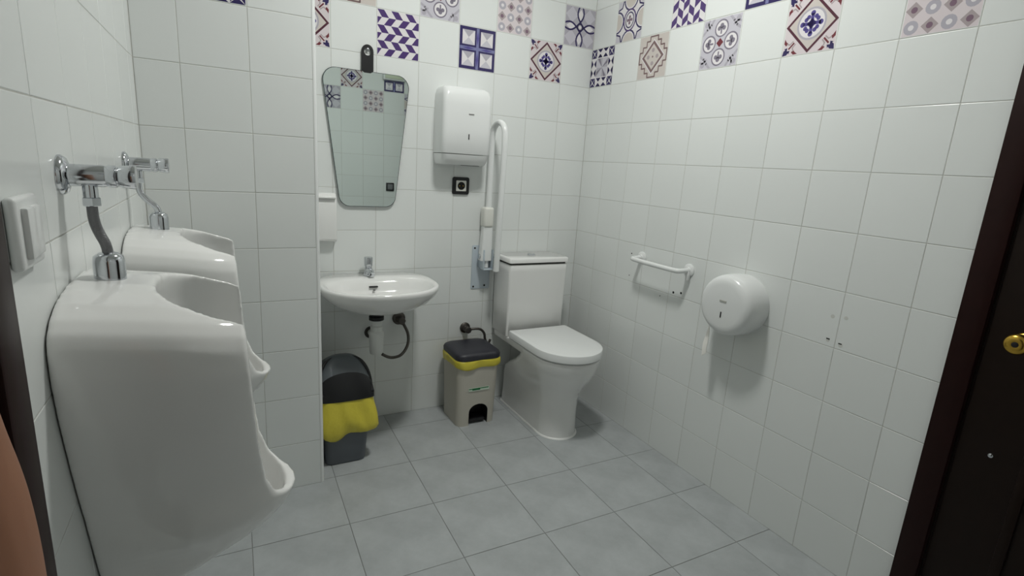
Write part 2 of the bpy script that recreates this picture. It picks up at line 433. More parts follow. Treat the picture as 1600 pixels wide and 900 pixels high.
# ------------------------------------------------------------------ doors
def door(name, xw, sgn, y0, y1, top, label, knob_y=None, knob_z=.972):
    """xw: wall plane, sgn: +1 when the room lies towards +x"""
    d = empty(name, (xw, (y0+y1)/2, 0)); struct(d, label)
    cw = .066; p = .018*sgn
    for a, b in ((y1-cw, y1), (y0, y0+cw)):
        mb = MB(); mb.rbox((xw-.02*sgn, a, 0), (xw+p, b, top), .004, 2); mb.build('casing', WOOD, d, True)
    mb = MB(); mb.rbox((xw-.02*sgn, y0, top-cw), (xw+p, y1, top+.0005), .004, 2); mb.build('casing', WOOD, d, True)
    leaf = MB(); leaf.rbox((xw-.02*sgn, y0+cw+.006, .006), (xw+.004*sgn, y1-cw-.006, top-cw-.004), .003, 2)
    lf = leaf.build('leaf', WOOD2, d, True)
    jb = MB(); jb.box((xw-.012*sgn, y0+.01, .001), (xw+.001*sgn, y1-.01, top-.01)); jb.build('jamb', WOOD2, d)
    ya, yb = y0+cw+.09, y1-cw-.15
    for za, zb in ((.15, .78), (1.16, 1.86)):
        q = MB()
        for (b0, b1) in (((ya, za), (yb, za+.025)), ((ya, zb-.025), (yb, zb)), ((ya, za), (ya+.025, zb)), ((yb-.025, za), (yb, zb))):
            q.rbox((xw+.002*sgn, b0[0], b0[1]), (xw+.011*sgn, b1[0], b1[1]), .003, 2)
        q.build('panel_moulding', WOOD2, d, True)
    if knob_y is not None:
        k = MB(); ax = (sgn, 0, 0); o = (xw+.003*sgn, knob_y, knob_z)
        k.lathe([(0, .026), (.004, .026), (.007, .022), (.010, .012), (.022, .011), (.03, .02), (.04, .027), (.05, .0275), (.057, .023), (.0595, .015), (.0585, .008)], o, ax, 28)
        kn = k.build('knob', BRASS, d, True, 60)
        q = MB(); q.lathe([(.0575, .0075), (.0592, .0075), (.0595, .006)], o, ax, 14); q.build('lock_button', BLACKP, kn, True)
        q = MB(); q.lathe([(0, .007), (.003, .006), (.0045, .003)], (xw+.004*sgn, knob_y, .645), ax, 12); q.build('glint_cap', CHROME, d, True)  # small chrome cap added to give the glint low on the leaf
    return d
door('door_1', 0.0, -1, DR[0], DR[1], DR[2], 'dark brown wooden door with a brass knob', -2.066, .976)
door('door_2', XL, 1, -2.70, -1.84, 2.10, 'dark brown wooden door frame beside the light switch')

# ------------------------------------------------------------------ ceiling lamp
lamp = thing('ceiling_lamp', 'round white ceiling lamp lighting the room', 'lamp', (LAMP_AT[0], LAMP_AT[1], CEIL))
mb = MB(); mb.lathe([(0, .155), (.02, .155), (.03, .15), (.032, .13), (.03, .13)], (LAMP_AT[0], LAMP_AT[1], CEIL), (0, 0, -1), 40); mb.build('lamp_rim', WPLASTIC, lamp, True)
mb = MB(); mb.lathe([(.029, .129), (.0335, .128), (.038, .115), (.041, .07), (.042, .01)], (LAMP_AT[0], LAMP_AT[1], CEIL), (0, 0, -1), 40); mb.build('diffuser', DIFF, lamp, True)

# ------------------------------------------------------------------ urinals
def urinal_mesh():
    body = MB(); rings = []
    # z, depth, half width, straight part share
    prof = [(.46, .03, .022), (.485, .045, .036), (.515, .085, .050), (.54, .135, .060), (.565, .185, .068), (.60, .25, .078), (.63, .288, .088), (.66, .312, .098), (.69, .325, .107), (.75, .327, .126), (.80, .327, .144), (.87, .327, .165), (.95, .327, .186), (1.02, .326, .198), (1.06, .322, .197), (1.083, .318, .186), (1.10, .312, .165), (1.114, .30, .128), (1.122, .27, .08), (1.125, .2, .04)]
    n = 48
    def dsec(z, d, hw, x0=-.004, st=.42):
        pts = [(x0, -hw, z)]
        xs = d*st
        for k in range(n+1):
            t = -pi/2+pi*k/n
            pts.append((xs+(d-xs)*max(cos(t), 0)**.9, hw*math.copysign(abs(sin(t))**.9, sin(t)), z))
        pts.append((x0, hw, z))
        return pts
    def warp(p):
        x, y, z = p
        b_ = .24*math.exp(-((z-.675)/.055)**2)*sin(pi*min(1, max(0, x)/.34))
        g = min(1, max(0, (z-.78)/.27)); g = g*g*(3-2*g)
        return (x, y*(1+b_), z-.036*(max(0, x)/.25)**1.4*g)
    # finer rings between the listed ones
    fine = []
    for (z0, d0, h0), (z1, d1, h1) in zip(prof, prof[1:]):
        k_ = max(1, int((z1-z0)/.012))
        fine += [(z0+(z1-z0)*q/k_, d0+(d1-d0)*q/k_, h0+(h1-h0)*q/k_) for q in range(k_)]
    fine.append(prof[-1])
    for z, d, hw in fine: rings.append([warp(p) for p in dsec(z, d, hw)])
    body.loft(rings)
    # the front cut that leaves two side shields above the lip; top slopes down to the front
    c1 = MB(); poly = [(.238, 1.3), (.241, 1.02), (.246, .93), (.253, .83), (.262, .75), (.278, .708), (.30, .690), (.345, .682), (.6, .68), (.6, 1.3)]
    c1.loft([[(x, y, z) for x, z in poly] for y in (-.4, .4)])
    c2 = MB(); cr = []
    for z, xb, hw, xf in [(.585, .15, .02, .205), (.592, .125, .036, .235), (.61, .105, .060, .262), (.64, .092, .078, .285), (.67, .088, .092, .297), (.70, .086, .096, .302), (.75, .086, .103, .304), (.80, .087, .116, .304), (.87, .088, .135, .304), (.95, .09, .150, .304), (1.0, .094, .152, .304), (1.05, .10, .146, .304), (1.09, .108, .135, .304), (1.2, .115, .128, .304)]:
        r = []
        xm = (xb+xf)/2
        for k in range(56):
            t = 2*pi*k/56; e = .8 if cos(t) > 0 else .95
            r.append((xm+(xf-xm)*math.copysign(abs(cos(t))**e, cos(t)), hw*math.copysign(abs(sin(t))**.8, sin(t)), z))
        cr.append(r)
    c2.loft(cr)
    me = voxel(body, .0036, 26, (c1, c2))
    return me
UM = urinal_mesh(); UM.name = 'urinal_body'; UM.materials.clear(); UM.materials.append(CERAMIC)
def urinal(yc, label):
    t = thing('urinal', label, 'urinal', (XL, yc, 0), 'white urinals on the left wall')
    b = link('body', UM, t); b.location = (0.005, 0, 0)
    mb = MB(); mb.lathe([(0, .024), (.003, .024), (.005, .019), (.006, .004)], (XL+.185, yc, .5875), (0, 0, 1), 20); mb.build('drain_cover', CHROME, t, True)
    return t
urinal(-1.51, 'white porcelain urinal standing closer to the light switch')
urinal(-.87, 'white porcelain urinal next to the tiled pier')
def flush(yc, label, xo=.036, xc=.05):
    t = thing('flush_valve', label, 'flush valve', (XL, yc, 1.288), 'chrome urinal flush valves')
    x0, z = XL, 1.288
    mb = MB(); mb.lathe([(0, .031), (.004, .031), (.009, .027), (.012, .019), (.013, .017)], (x0, yc, z), (1, 0, 0), 28); mb.build('wall_rose', CHROME, t, True, 50)
    mb = MB(); mb.lathe([(.008, .0175), (.055, .0175), (.058, .0165), (.06, .0165), (.062, .018), (.072, .018), (.073, .0165)], (x0, yc, z), (1, 0, 0), 24)
    mb.lathe([(.012, .010), (.024, .0105), (.034, .0105)], (x0+xo, yc, z), (0, 0, -1), 18); mb.build('valve_body', CHROME, t, True, 40)
    mb = MB(); mb.lathe([(.070, .0155), (.075, .0155), (.077, .0175), (.096, .0195), (.099, .0185), (.0995, .015)], (x0, yc, z), (1, 0, 0), 24); mb.build('push_button', CHROME, t, True, 40)
    mb = MB(); mb.lathe([(.034, .012), (.035, .0135), (.047, .0135), (.048, .012), (.049, .008)], (x0+xo, yc, z), (0, 0, -1), 6); mb.build('pipe_nut', CHROME, t)
    mb = MB(); mb.tube([(x0+xo, yc, z-.046), (x0+xo, yc, z-.07), (x0+xo+(xc-xo)*.35, yc-.002, z-.09), (x0+xc, yc-.002, z-.112), (x0+xc, yc, z-.135)], .0078, 14, True, 2); mb.build('flush_pipe', CHROME if yc > -1 else STEEL, t, True)
    mb = MB(); mb.lathe([(0, .0225), (.036, .0225), (.045, .0205), (.050, .014), (.052, .008)], (x0+xc, yc, 1.113), (0, 0, 1), 26); mb.build('inlet_cap', CHROME, t, True, 50)
    return t
flush(-1.51, 'chrome flush valve with a dark pipe feeding the urinal closer to the light switch')
flush(-.872, 'chrome flush valve with a bent pipe feeding the urinal next to the pier', .028, .066)

# ------------------------------------------------------------------ light switches and socket
t = thing('light_switch', 'white double light switch on the wall beside the door frame', 'switch', (XL, -1.735, 1.23))
mb = MB(); mb.rbox((XL, -1.780, 1.186), (XL+.013, -1.690, 1.274), .006, 3); mb.build('frame', WPLASTIC, t, True)
mb = MB(); mb.rbox((XL+.011, -1.765, 1.199), (XL+.020, -1.736, 1.261), .003, 2); mb.build('rocker', WPLASTIC, t, True)
mb = MB(); mb.rbox((XL+.011, -1.734, 1.199), (XL+.018, -1.705, 1.261), .003, 2); mb.build('rocker', WPLASTIC, t, True)
def plate(mb, x0, x1, z0, z1, y, th, r, hole=None):
    """rounded plate on the back wall, front towards -y; hole=(half size) leaves a square opening"""
    pts = [(p[0], p[1]) for p in rrect(x0, x1, z0, z1, 0, r)]
    mb.loft([[(x, y, z) for x, z in pts], [(x, y-th*.7, z) for x, z in pts], [(x+(.5*(x0+x1)-x)*.04, y-th, z+(.5*(z0+z1)-z)*.04) for x, z in pts]])
t = thing('power_socket', 'black-framed wall socket below the towel dispenser', 'socket', (-.76, 0, 1.228))
mb = MB(); plate(mb, -.806, -.714, 1.184, 1.272, 0, .010, .010); mb.build('frame', BLACKP, t, True)
mb = MB(); plate(mb, -.788, -.732, 1.201, 1.255, -.009, .003, .003); pl = mb.build('insert', CREAM, t, True)
mb = MB(); mb.lathe([(.0118, .0205), (.0124, .0205), (.0126, .019)], (-.760, 0, 1.228), (0, -1, 0), 24); so = mb.build('plug_well', HOLE, t, True)
for dx in (-.0095, .0095):
    mb = MB(); mb.lathe([(.012, .003), (.0135, .0028)], (-.76+dx, 0, 1.228), (0, -1, 0), 10); mb.build('contact', BRASS, pl, True)
t = thing('light_switch', 'black-framed grey light switch on the wall that the mirror reflects', 'switch', (-.38, YN, 1.10))
mb = MB(); mb.rbox((-.42, YN, 1.06), (-.34, YN+.012, 1.14), .005, 3); mb.build('frame', BLACKP, t, True)
mb = MB(); mb.rbox((-.406, YN+.010, 1.074), (-.354, YN+.016, 1.126), .003, 2); mb.build('rocker', mat('grey_rocker', (120, 122, 124), .4), t, True)
t = thing('emergency_light', 'pale box light above the switch on the wall that the mirror reflects', 'lamp', (-.35, YN, 2.14))
mb = MB(); mb.rbox((-.46, YN, 2.10), (-.25, YN+.045, 2.21), .01, 3); mb.build('housing', WPLASTIC, t, True)
mb = MB(); mb.rbox((-.445, YN+.03, 2.112), (-.265, YN+.052, 2.198), .008, 3); mb.build('lens', mat('pale_lens', (206, 214, 190), .3), t, True)

# ------------------------------------------------------------------ mirror
mt = thing('wall_mirror', 'frameless tapered mirror with rounded corners hanging above the basin', 'mirror', (-1.24, -.012, 1.115))
def mirror_outline():
    P = [(-1.445, 1.722), (-1.040, 1.722), (-1.110, 1.112), (-1.368, 1.112)]; R_ = [.055, .055, .05, .05]; out = []
    for i in range(4):
        p = Vector(P[i]); a = (Vector(P[i-1])-p).normalized(); b = (Vector(P[(i+1) % 4])-p).normalized()
        ang = a.angle(b); L = R_[i]/math.tan(ang/2); s0 = p+a*L; s1 = p+b*L; cen = p+(a+b).normalized()*(R_[i]/sin(ang/2))
        for k in range(9):
            v = (s0-cen).lerp(s1-cen, k/8).normalized()*R_[i]; out.append(tuple(cen+v))
    return out
mo = mirror_outline()
def mshift(z): return -(1.73-z)*0.0065      # the lower edge stands a little off the wall
mb = MB(); mb.loft([[(x, mshift(z)-.004, z) for x, z in mo], [(x, mshift(z)-.009, z) for x, z in mo]]); mb.build('glass_edge', mat('mirror_edge', (92, 104, 104), .25, metal=.6), mt)
cx, cz = -1.24, 1.42
mb = MB(); mi = [(cx+(x-cx)*.985, cz+(z-cz)*.993) for x, z in mo]; mb.loft([[(x, mshift(z)-.0088, z) for x, z in mi], [(x, mshift(z)-.0094, z) for x, z in mi]]); mb.build('mirror_face', MIRROR, mt)
mb = MB(); hx = -1.2415; hw = .0265
outl = [(hx+hw*cos(pi*k/14), 1.806+hw*1.1*sin(pi*k/14)) for k in range(15)]+[(hx-hw, 1.715), (hx+hw, 1.715)]
ci = [(hx+.015*cos(2*pi*k/17+.001), 1.805+.016*sin(2*pi*k/17)) for k in range(17)]
N_ = len(outl)
def strap(y0, y1):
    # plate with a round hole: outer loop resampled against the hole by angle
    n = 40; o = []; h = []
    for k in range(n):
        a = 2*pi*k/n; dx, dz = cos(a), sin(a)
        # distance to the outline along the ray
        best = 9
        for i in range(N_):
            x1, z1 = outl[i]; x2, z2 = outl[(i+1) % N_]; ex, ez = x2-x1, z2-z1; px_, pz_ = x1-hx, z1-1.805
            den = dx*ez-dz*ex
            if abs(den) < 1e-12: continue
            tt = (px_*ez-pz_*ex)/den; uu = (px_*dz-pz_*dx)/den
            if tt > 0 and -1e-6 <= uu <= 1+1e-6: best = min(best, tt)
        o.append((hx+dx*best, 1.805+dz*best)); h.append((hx+dx*.0155, 1.805+dz*.0165))
    vs = [(x, y, z) for y in (y0, y1) for L_ in (o, h) for x, z in L_]; fs = []
    for k in range(n):
        j = (k+1) % n
        fs += [(k, j, n+j, n+k), (2*n+k, 3*n+k, 3*n+j, 2*n+j), (k, 2*n+k, 2*n+j, j), (n+k, n+j, 3*n+j, 3*n+k)]
    return vs, fs
mb.add(*strap(-.002, -.0125)); mb.build('hanging_strap', BLACKP, mt)
mb = MB(); mb.lathe([(0, .005), (.01, .005), (.012, .006), (.014, .006), (.0155, .004)], (hx+.001, 0, 1.815), (0, -1, 0), 16); mb.build('hook', CHROME, mt, True)

# ------------------------------------------------------------------ ceramic block left of the mirror
t = thing('soap_shelf', 'white glazed ceramic block set into the wall between pier and basin', 'soap dish', (-1.46, 0, .95))
mb = MB(); rings = []
for z, d in ((.948, .030), (.952, .040), (.965, .045), (1.05, .046), (1.12, .044), (1.15, .036), (1.165, .024), (1.171, .010)):
    r = [(x, y, z) for x, y, _ in rrect(-1.533, -1.387, -d, .02, z, .012)]
    r = [(x, min(y, 0), z) for x, y, _ in r]; rings.append(r)
mb.loft(rings); mb.build('block', CERAMIC, t, True, 60)
mb = MB(); mb.rbox((-1.531, -.055, 1.148), (-1.392, -.028, 1.158), .004, 3); mb.build('rim', CERAMIC, t, True)

# ------------------------------------------------------------------ towel dispenser
t = thing('towel_dispenser', 'white plastic paper towel dispenser above the wall socket', 'dispenser', (-.785, 0, 1.33))
def dsec(x0, x1, d, z, r):
    return [(x, min(y, 0), z) for x, y, _ in rrect(x0, x1, -d, .06, z, r)]
mb = MB(); mb.loft([dsec(-.90, -.672, .085, 1.332, .03), dsec(-.906, -.666, .102, 1.338, .032), dsec(-.911, -.662, .118, 1.36, .026), dsec(-.913, -.660, .126, 1.384, .024)]); mb.build('base', WPLASTIC, t, True, 50)
mb = MB(); mb.loft([dsec(-.914, -.659, .128, 1.3865, .024), dsec(-.9145, -.6585, .1305, 1.39, .024), dsec(-.9145, -.6585, .132, 1.5, .024), dsec(-.914, -.659, .131, 1.62, .024), dsec(-.912, -.661, .127, 1.66, .024), dsec(-.907, -.666, .117, 1.683, .026), dsec(-.898, -.675, .102, 1.696, .028), dsec(-.885, -.688, .085, 1.70, .03)])
cv = mb.build('cover', WPLASTIC, t, True, 50)
mb = MB(); mb.rbox((-.784, -.1338, 1.456), (-.779, -.1315, 1.482), .0006, 1); mb.build('key_slot', HOLE, cv)
mb = MB(); mb.rbox((-.786, -.134, 1.572), (-.758, -.1312, 1.577), .0008, 1); mb.build('level_window', mat('smoked_window', (140, 140, 138), .3), cv)
mb = MB(); mb.rbox((-.80, -.09, 1.3308), (-.70, -.05, 1.334), .0008, 1); mb.build('paper_slot', mat('slot_grey', (110, 110, 108), .6), t)

# ------------------------------------------------------------------ fold-up grab rail
t = thing('grab_rail', 'white fold-up grab rail raised upright beside the toilet cistern', 'grab rail', (-.62, 0, .67))
mb = MB(); plate(mb, -.677, -.566, .672, .915, 0, .005, .006); pl = mb.build('wall_plate', GALV, t, True)
for x, z in ((-.663, .90), (-.598, .903), (-.663, .686), (-.596, .69)):
    mb = MB(); mb.lathe([(.0045, .0055), (.0065, .005), (.007, .003)], (x, 0, z), (0, -1, 0), 12); mb.build('screw', HOLE, pl, True)
for x0, x1 in ((-.640, -.634), (-.588, -.582)):
    mb = MB(); mb.rbox((x0, -.075, .795), (x1, -.004, .90), .002, 2); mb.build('hinge_cheek', GALV, t, True)
mb = MB(); mb.rbox((-.640, -.080, .79), (-.580, -.03, .797), .002, 2); mb.build('hinge_stop', GALV, t, True)
mb = MB(); mb.lathe([(0, .013), (.006, .013), (.008, .009), (.082, .009), (.084, .012), (.09, .012)], (-.656, -.045, .862), (1, 0, 0), 18); mb.build('hinge_pin', CHROME, t, True)
mb = MB(); ry, fy, zt = -.042, -.166, 1.55
path = [(-.612, ry, .80), (-.612, ry, 1.44)]
yc_, rad = (ry+fy)/2, (ry-fy)/2
path += [(-.612+(.012)*(k/12), yc_+rad*cos(pi*k/12), zt-rad+rad*1.05*sin(pi*k/12)) for k in range(1, 12)]
path += [(-.60, fy, 1.44), (-.60, fy+.018, .80)]
mb.tube(path, .0155, 16); mb.build('rail_tube', WPLASTIC, t, True)
mb = MB(); mb.lathe([(0, .0155), (.003, .0145), (.004, .01)], (-.60, fy+.018, .80), (0, 0, -1), 16); mb.build('end_cap', WPLASTIC, t, True)
mb = MB(); mb.rbox((-.645, -.07, 1.02), (-.588, -.012, 1.125), .012, 4); mb.build('holder_sleeve', CREAM, t, True)
mb = MB(); mb.loft([rrect(-.652, -.588, -.066, -.02, .84, .006), rrect(-.640, -.590, -.062, -.02, 1.03, .006)]); mb.build('hinge_arm', WPLASTIC, t, True)

# ------------------------------------------------------------------ wash basin
t = thing('wash_basin', 'white oval wash basin on the wall below the mirror', 'basin', (-1.235, 0, .63))
mb = MB(); bx = -1.235
def bo(hw, yf, yb, z, yc=-.235, ef=.92, eb=.62): return oval(bx, yc, hw, yc*1.0-yf, yb-yc, z, ef, eb, None, 72)
R0 = [bo(.05, -.30, -.17, .656, -.235), bo(.10, -.345, -.10, .662), bo(.165, -.39, -.03, .680), bo(.222, -.428, -.004, .708), bo(.252, -.452, -.001, .738), bo(.265, -.464, -.001, .760), bo(.268, -.467, -.001, .774), bo(.265, -.464, -.001, .782), bo(.258, -.457, -.003, .785)]
R1 = [bo(.243, -.441, -.095, .783, -.245, .92, .7), bo(.236, -.434, -.112, .777, -.25, .92, .75), bo(.226, -.424, -.125, .762, -.255, .95, .8), bo(.205, -.405, -.138, .735, -.26), bo(.165, -.375, -.152, .712, -.262), bo(.10, -.33, -.19, .695, -.262), bo(.03, -.285, -.24, .689, -.262)]
mb.loft(R0+R1); bs = mb.build('bowl', CERAMIC, t, True, 80)
mb = MB(); mb.rbox((-1.263, -.1465, .7435), (-1.222, -.1335, .7495), .002, 2); mb.build('overflow_slot', RUBBER, t, True)
mb = MB(); mb.rbox((-1.248, -.155, .731), (-1.236, -.146, .734), .001, 1); mb.build('overflow_mark', RUBBER, t)
mb = MB(); mb.lathe([(0, .022), (.003, .022), (.004, .018), (.0045, .005)], (bx, -.262, .6895), (0, 0, 1), 20); mb.build('drain', CHROME, t, True)
t = thing('basin_tap', 'short chrome push tap on the back ledge of the basin', 'tap', (-1.247, -.055, .785))
mb = MB(); mb.lathe([(0, .024), (.005, .024), (.010, .019), (.045, .017), (.05, .017)], (-1.247, -.055, .785), (0, 0, 1), 24); mb.build('tap_body', CHROME, t, True, 40)
mb = MB(); mb.tube([(-1.247, -.058, .812), (-1.244, -.085, .811), (-1.241, -.112, .798)], [.016, .016, .013], 16, True, 1)
sp = mb.build('spout', CHROME, t, True)
mb = MB(); mb.lathe([(.044, .0155), (.047, .0195), (.086, .0205), (.09, .019), (.091, .012)], (-1.247, -.055, .785), (0, 0, 1), 24); mb.build('push_button', CHROME, t, True, 40)
t = thing('bottle_trap', 'white plastic bottle trap hanging under the basin', 'drain trap', (-1.252, -.235, .445))
bt = (-1.252, -.235, .445); 
mb = MB(); mb.lathe([(.168, .034), (.184, .034), (.1845, .026), (.212, .026)], bt, (0, 0, 1), 28); mb.build('seal_ring', RUBBER, t, True)
mb = MB(); mb.lathe([(.105, .018), (.11, .027), (.135, .028), (.139, .022), (.142, .022), (.147, .027), (.166, .027), (.170, .024)], bt, (0, 0, 1), 28); mb.build('trap_neck', PIPEW, t, True, 35)
mb = MB(); mb.lathe([(0, .02), (.003, .028), (.012, .031), (.10, .034), (.108, .033), (.114, .028)], bt, (0, 0, 1), 28); mb.build('trap_cup', PIPEW, t, True, 50)
mb = MB(); mb.tube([(-1.25, -.225, .53), (-1.24, -.12, .505), (-1.222, 0, .475)], .016, 16); mb.build('waste_pipe', PIPEW, t, True)
mb = MB(); mb.lathe([(0, .032), (.006, .030), (.009, .02)], (-1.222, 0, .475), (0, -1, 0), 24); mb.build('pipe_rose', mat('dark_rose', (70, 68, 66), .4, metal=.5), t, True)
DKM = mat('aged_metal', (88, 84, 80), .4, metal=.8, bump=.2, bscale=200)
t = thing('stop_valve', 'aged metal stop valve with a hose under the basin', 'valve', (-1.077, 0, .538))
mb = MB(); mb.lathe([(0, .034), (.005, .034), (.009, .029), (.011, .02), (.03, .014)], (-1.077, 0, .538), (0, -1, 0), 24); mb.build('rose', DKM, t, True)
mb = MB(); mb.lathe([(.028, .013), (.045, .014), (.047, .019), (.06, .020), (.062, .016)], (-1.077, 0, .538), (0, -1, 0), 8); mb.build('handle', DKM, t)
mb = MB(); mb.tube([(-1.07, -.035, .530), (-1.058, -.05, .505), (-1.045, -.07, .47), (-1.055, -.10, .42), (-1.10, -.14, .385), (-1.155, -.185, .395), (-1.185, -.195, .405), (-1.214, -.20, .425)], .0075, 12, True, 2); mb.build('hose', DKM, t, True)
t = thing('stop_valve', 'aged metal stop valve on the wall above the beige pedal bin', 'valve', (-.70, 0, .452))
mb = MB(); mb.lathe([(0, .030), (.005, .030), (.010, .025), (.012, .018), (.03, .014)], (-.70, 0, .452), (0, -1, 0), 24); mb.build('rose', DKM, t, True)
mb = MB(); mb.lathe([(.026, .013), (.04, .014), (.042, .018), (.055, .019), (.057, .015)], (-.70, 0, .452), (0, -1, 0), 8); mb.build('handle', DKM, t)
mb = MB(); mb.tube([(-.695, -.035, .45), (-.66, -.045, .455), (-.625, -.05, .452), (-.60, -.05, .425), (-.597, -.05, .39), (-.585, -.05, .37), (-.572, -.05, .36), (-.562, -.05, .385)], .007, 12, True, 2); mb.build('hose', DKM, t, True)

# ------------------------------------------------------------------ toilet
t = thing('toilet', 'white close-coupled toilet with closed lid in the corner', 'toilet', (-.365, -.3, 0))
tx = -.362
def ts(z, hw, yf, yb, rb=.03, n=28, nose=1.05):
    yc = min(yf+hw*nose, yb-rb-.005); rb = min(rb, hw*.9)
    r = [(tx+hw*cos(pi+pi*k/n)*1.0, yc+(yc-yf)*sin(pi+pi*k/n), z) for k in range(n+1)]
    r += [(tx+hw-rb+rb*cos(pi/2*k/6), yb-rb+rb*sin(pi/2*k/6), z) for k in range(7)]
    r += [(tx-hw+rb-rb*sin(pi/2*k/6), yb-rb+rb*cos(pi/2*k/6), z) for k in range(7)]
    return r
mb = MB()
mb.loft([ts(0, .108, -.583, -.03), ts(.012, .106, -.580, -.03), ts(.10, .104, -.575, -.035), ts(.19, .106, -.575, -.04), ts(.235, .112, -.588, -.06), ts(.28, .128, -.617, -.12, .06), ts(.33, .150, -.652, -.20, .09), ts(.38, .166, -.676, -.26, .1), ts(.42, .175, -.686, -.285, .1), ts(.436, .1755, -.687, -.29, .1), ts(.440, .17, -.682, -.295, .1)])
mb.build('bowl', CERAMIC, t, True, 60)
mb = MB(); mb.loft([[(x, y, z) for x, y, _ in rrect(tx-.170*f, tx+.170*f, -.40, -.02, z, .02)] for z, f in ((.402, .95), (.409, .99), (.425, 1.0), (.437, 1.0), (.4405, .99))]); mb.build('deck', CERAMIC, t, True, 60)
mb = MB(); mb.loft([[(x, y, z) for x, y, _ in rrect(tx-wd, tx+wd, yf, -.012, z, .012)] for z, wd, yf in ((.4405, .172, -.186), (.444, .176, -.190), (.60, .179, -.193), (.80, .181, -.195), (.834, .181, -.195), (.836, .179, -.193))]); mb.build('cistern', CERAMIC, t, True, 50)
mb = MB(); mb.loft([[(x, y, z) for x, y, _ in rrect(tx-.175, tx+.175, -.188, -.014, z, .010)] for z in (.8355, .8465)]); mb.build('lid_gap_shade', mat('shadow_gap', (60, 60, 58), .8), t)  # dark-coloured strip paints the shadow line under the cistern lid
mb = MB(); mb.loft([[(x, y, z) for x, y, _ in rrect(tx-wd, tx+wd, -.192-o_, -.008, z, .012)] for z, wd, o_ in ((.846, .180, .006), (.848, .1845, .010), (.866, .1845, .010), (.872, .181, .006), (.8735, .176, .002))]); mb.build('cistern_lid', CERAMIC, t, True, 50)
mb = MB(); mb.lathe([(0, .022), (.004, .022), (.006, .019), (.0065, .005)], (tx+.0, -.10, .873), (0, 0, 1), 24); mb.build('flush_button', CHROME, t, True)
mb = MB(); mb.loft([ts(.440, .163, -.676, -.235), ts(.442, .166, -.679, -.232), ts(.449, .166, -.679, -.232), ts(.451, .163, -.676, -.235)]); mb.build('seat', WPLASTIC, t, True, 40)
mb = MB(); mb.loft([ts(.450, .178, -.692, -.225, .012), ts(.452, .181, -.695, -.222, .012), ts(.484, .181, -.695, -.222, .012), ts(.4875, .179, -.693, -.224, .012), ts(.489, .172, -.687, -.23, .012)]); mb.build('seat_lid', WPLASTIC, t, True, 40)
for dx in (-.08, .08):
    mb = MB(); mb.rbox((tx+dx-.02, -.232, .448), (tx+dx+.02, -.205, .476), .006, 2); mb.build('hinge', WPLASTIC, t, True)
mb = MB(); mb.loft([ts(0, .113, -.589, -.027), ts(.005, .111, -.586, -.028), ts(.008, .105, -.58, -.03)], True, True); mb.build('sealant_bead', SILIC, t, True)

# ------------------------------------------------------------------ beige pedal bin
t = thing('pedal_bin', 'beige pedal bin with a dark lid beside the toilet', 'bin', (-.73, -.165, 0))
def outer(z):
    f = z/.36; return (-.838-.008*f, -.622+.012*f, -.272-.005*f, -.052+.010*f)
# body with an arched foot opening in the front
n = 28; xm0, xm1, zt_ = -.776, -.668, .118
mb = MB()
zs = [0, .03, .06, .085, .105, .118, .16, .22, .30, .36]
def ring_open(z, inset=0.0):
    x0, x1, y0, y1 = outer(z); r = .035
    x0 += inset; x1 -= inset; y0 += inset; y1 -= inset
    # opening half width at this height
    xc = (xm0+xm1)/2; hwid = (xm1-xm0)/2
    q = 0.0
    if z < zt_: q = hwid if z < .075 else hwid*sqrt(max(0, 1-((z-.075)/(zt_-.075))**2))
    pts = []
    # go round from the right side of the opening, counter-clockwise, to its left side
    pts.append((xc+q, y0, z))
    for cx_, cy_, a in ((x1-r, y0+r, -pi/2), (x1-r, y1-r, 0), (x0+r, y1-r, pi/2), (x0+r, y0+r, pi)):
        for k in range(6):
            tt = a+pi/2*k/5; pts.append((cx_+r*cos(tt), cy_+r*sin(tt), z))
    pts.append((xc-q, y0, z))
    return pts
zz = [0, .02, .04, .06, .075, .085, .095, .103, .110, .115, .118, .15, .22, .30, .36]
mb.loft([ring_open(z) for z in zz], False, False, closed=False)
# seal the seam above the arch and add the inner skin
ro = [ring_open(z) for z in zz if z >= .118]
mb.loft([ring_open(z, .004) for z in zz], False, False, closed=False)
mb.loft([ring_open(0), ring_open(0, .004)], False, False, closed=False)
bd = mb.build('body', BEIGE, t, True, 50)
mb = MB(); xc = (xm0+xm1)/2
arch = [(xm0, 0.001)]+[(xc-(xm1-xm0)/2*cos(pi*k/16), .075+(zt_-.075)*sin(pi*k/16)) for k in range(17)]+[(xm1, 0.001)]
mb.loft([[(x, -.2735, z) for x, z in arch], [(x, -.19, z) for x, z in arch]], False, True, closed=False); mb.build('foot_recess', BLACKP, t)
mb = MB(); mb.rbox((xc-.045, -.262, .012), (xc+.045, -.195, .03), .005, 2); mb.build('pedal', BLACKP, t, True)
def bagring(z, grow, wav, ph, rect_):
    x0, x1, y0, y1 = rect_; pts = rrect(x0-grow, x1+grow, y0-grow, y1+grow, z, .04, 5); out = []
    dense = []
    for k in range(len(pts)):
        a_, b_ = pts[k], pts[(k+1) % len(pts)]; m_ = max(1, int(sqrt((a_[0]-b_[0])**2+(a_[1]-b_[1])**2)/.012))
        if k in (5, 11, 17, 23): m_ = 14
        dense += [tuple(a_[i]+(b_[i]-a_[i])*q/m_ for i in range(3)) for q in range(m_)]
    pts = dense
    cx_, cy_ = (x0+x1)/2, (y0+y1)/2
    for k, (x, y, z_) in enumerate(pts):
        a = math.atan2(y-cy_, x-cx_); s_ = 1+wav*(sin(9*a+ph)+.7*sin(17*a+2*ph)+.4*sin(5*a-ph)+.5*sin(31*a+3*ph+40*z))
        out.append((cx_+(x-cx_)*s_, cy_+(y-cy_)*s_, z+.009*wav/.012*(sin(4*a+ph)+.6*sin(7*a))))
    return out
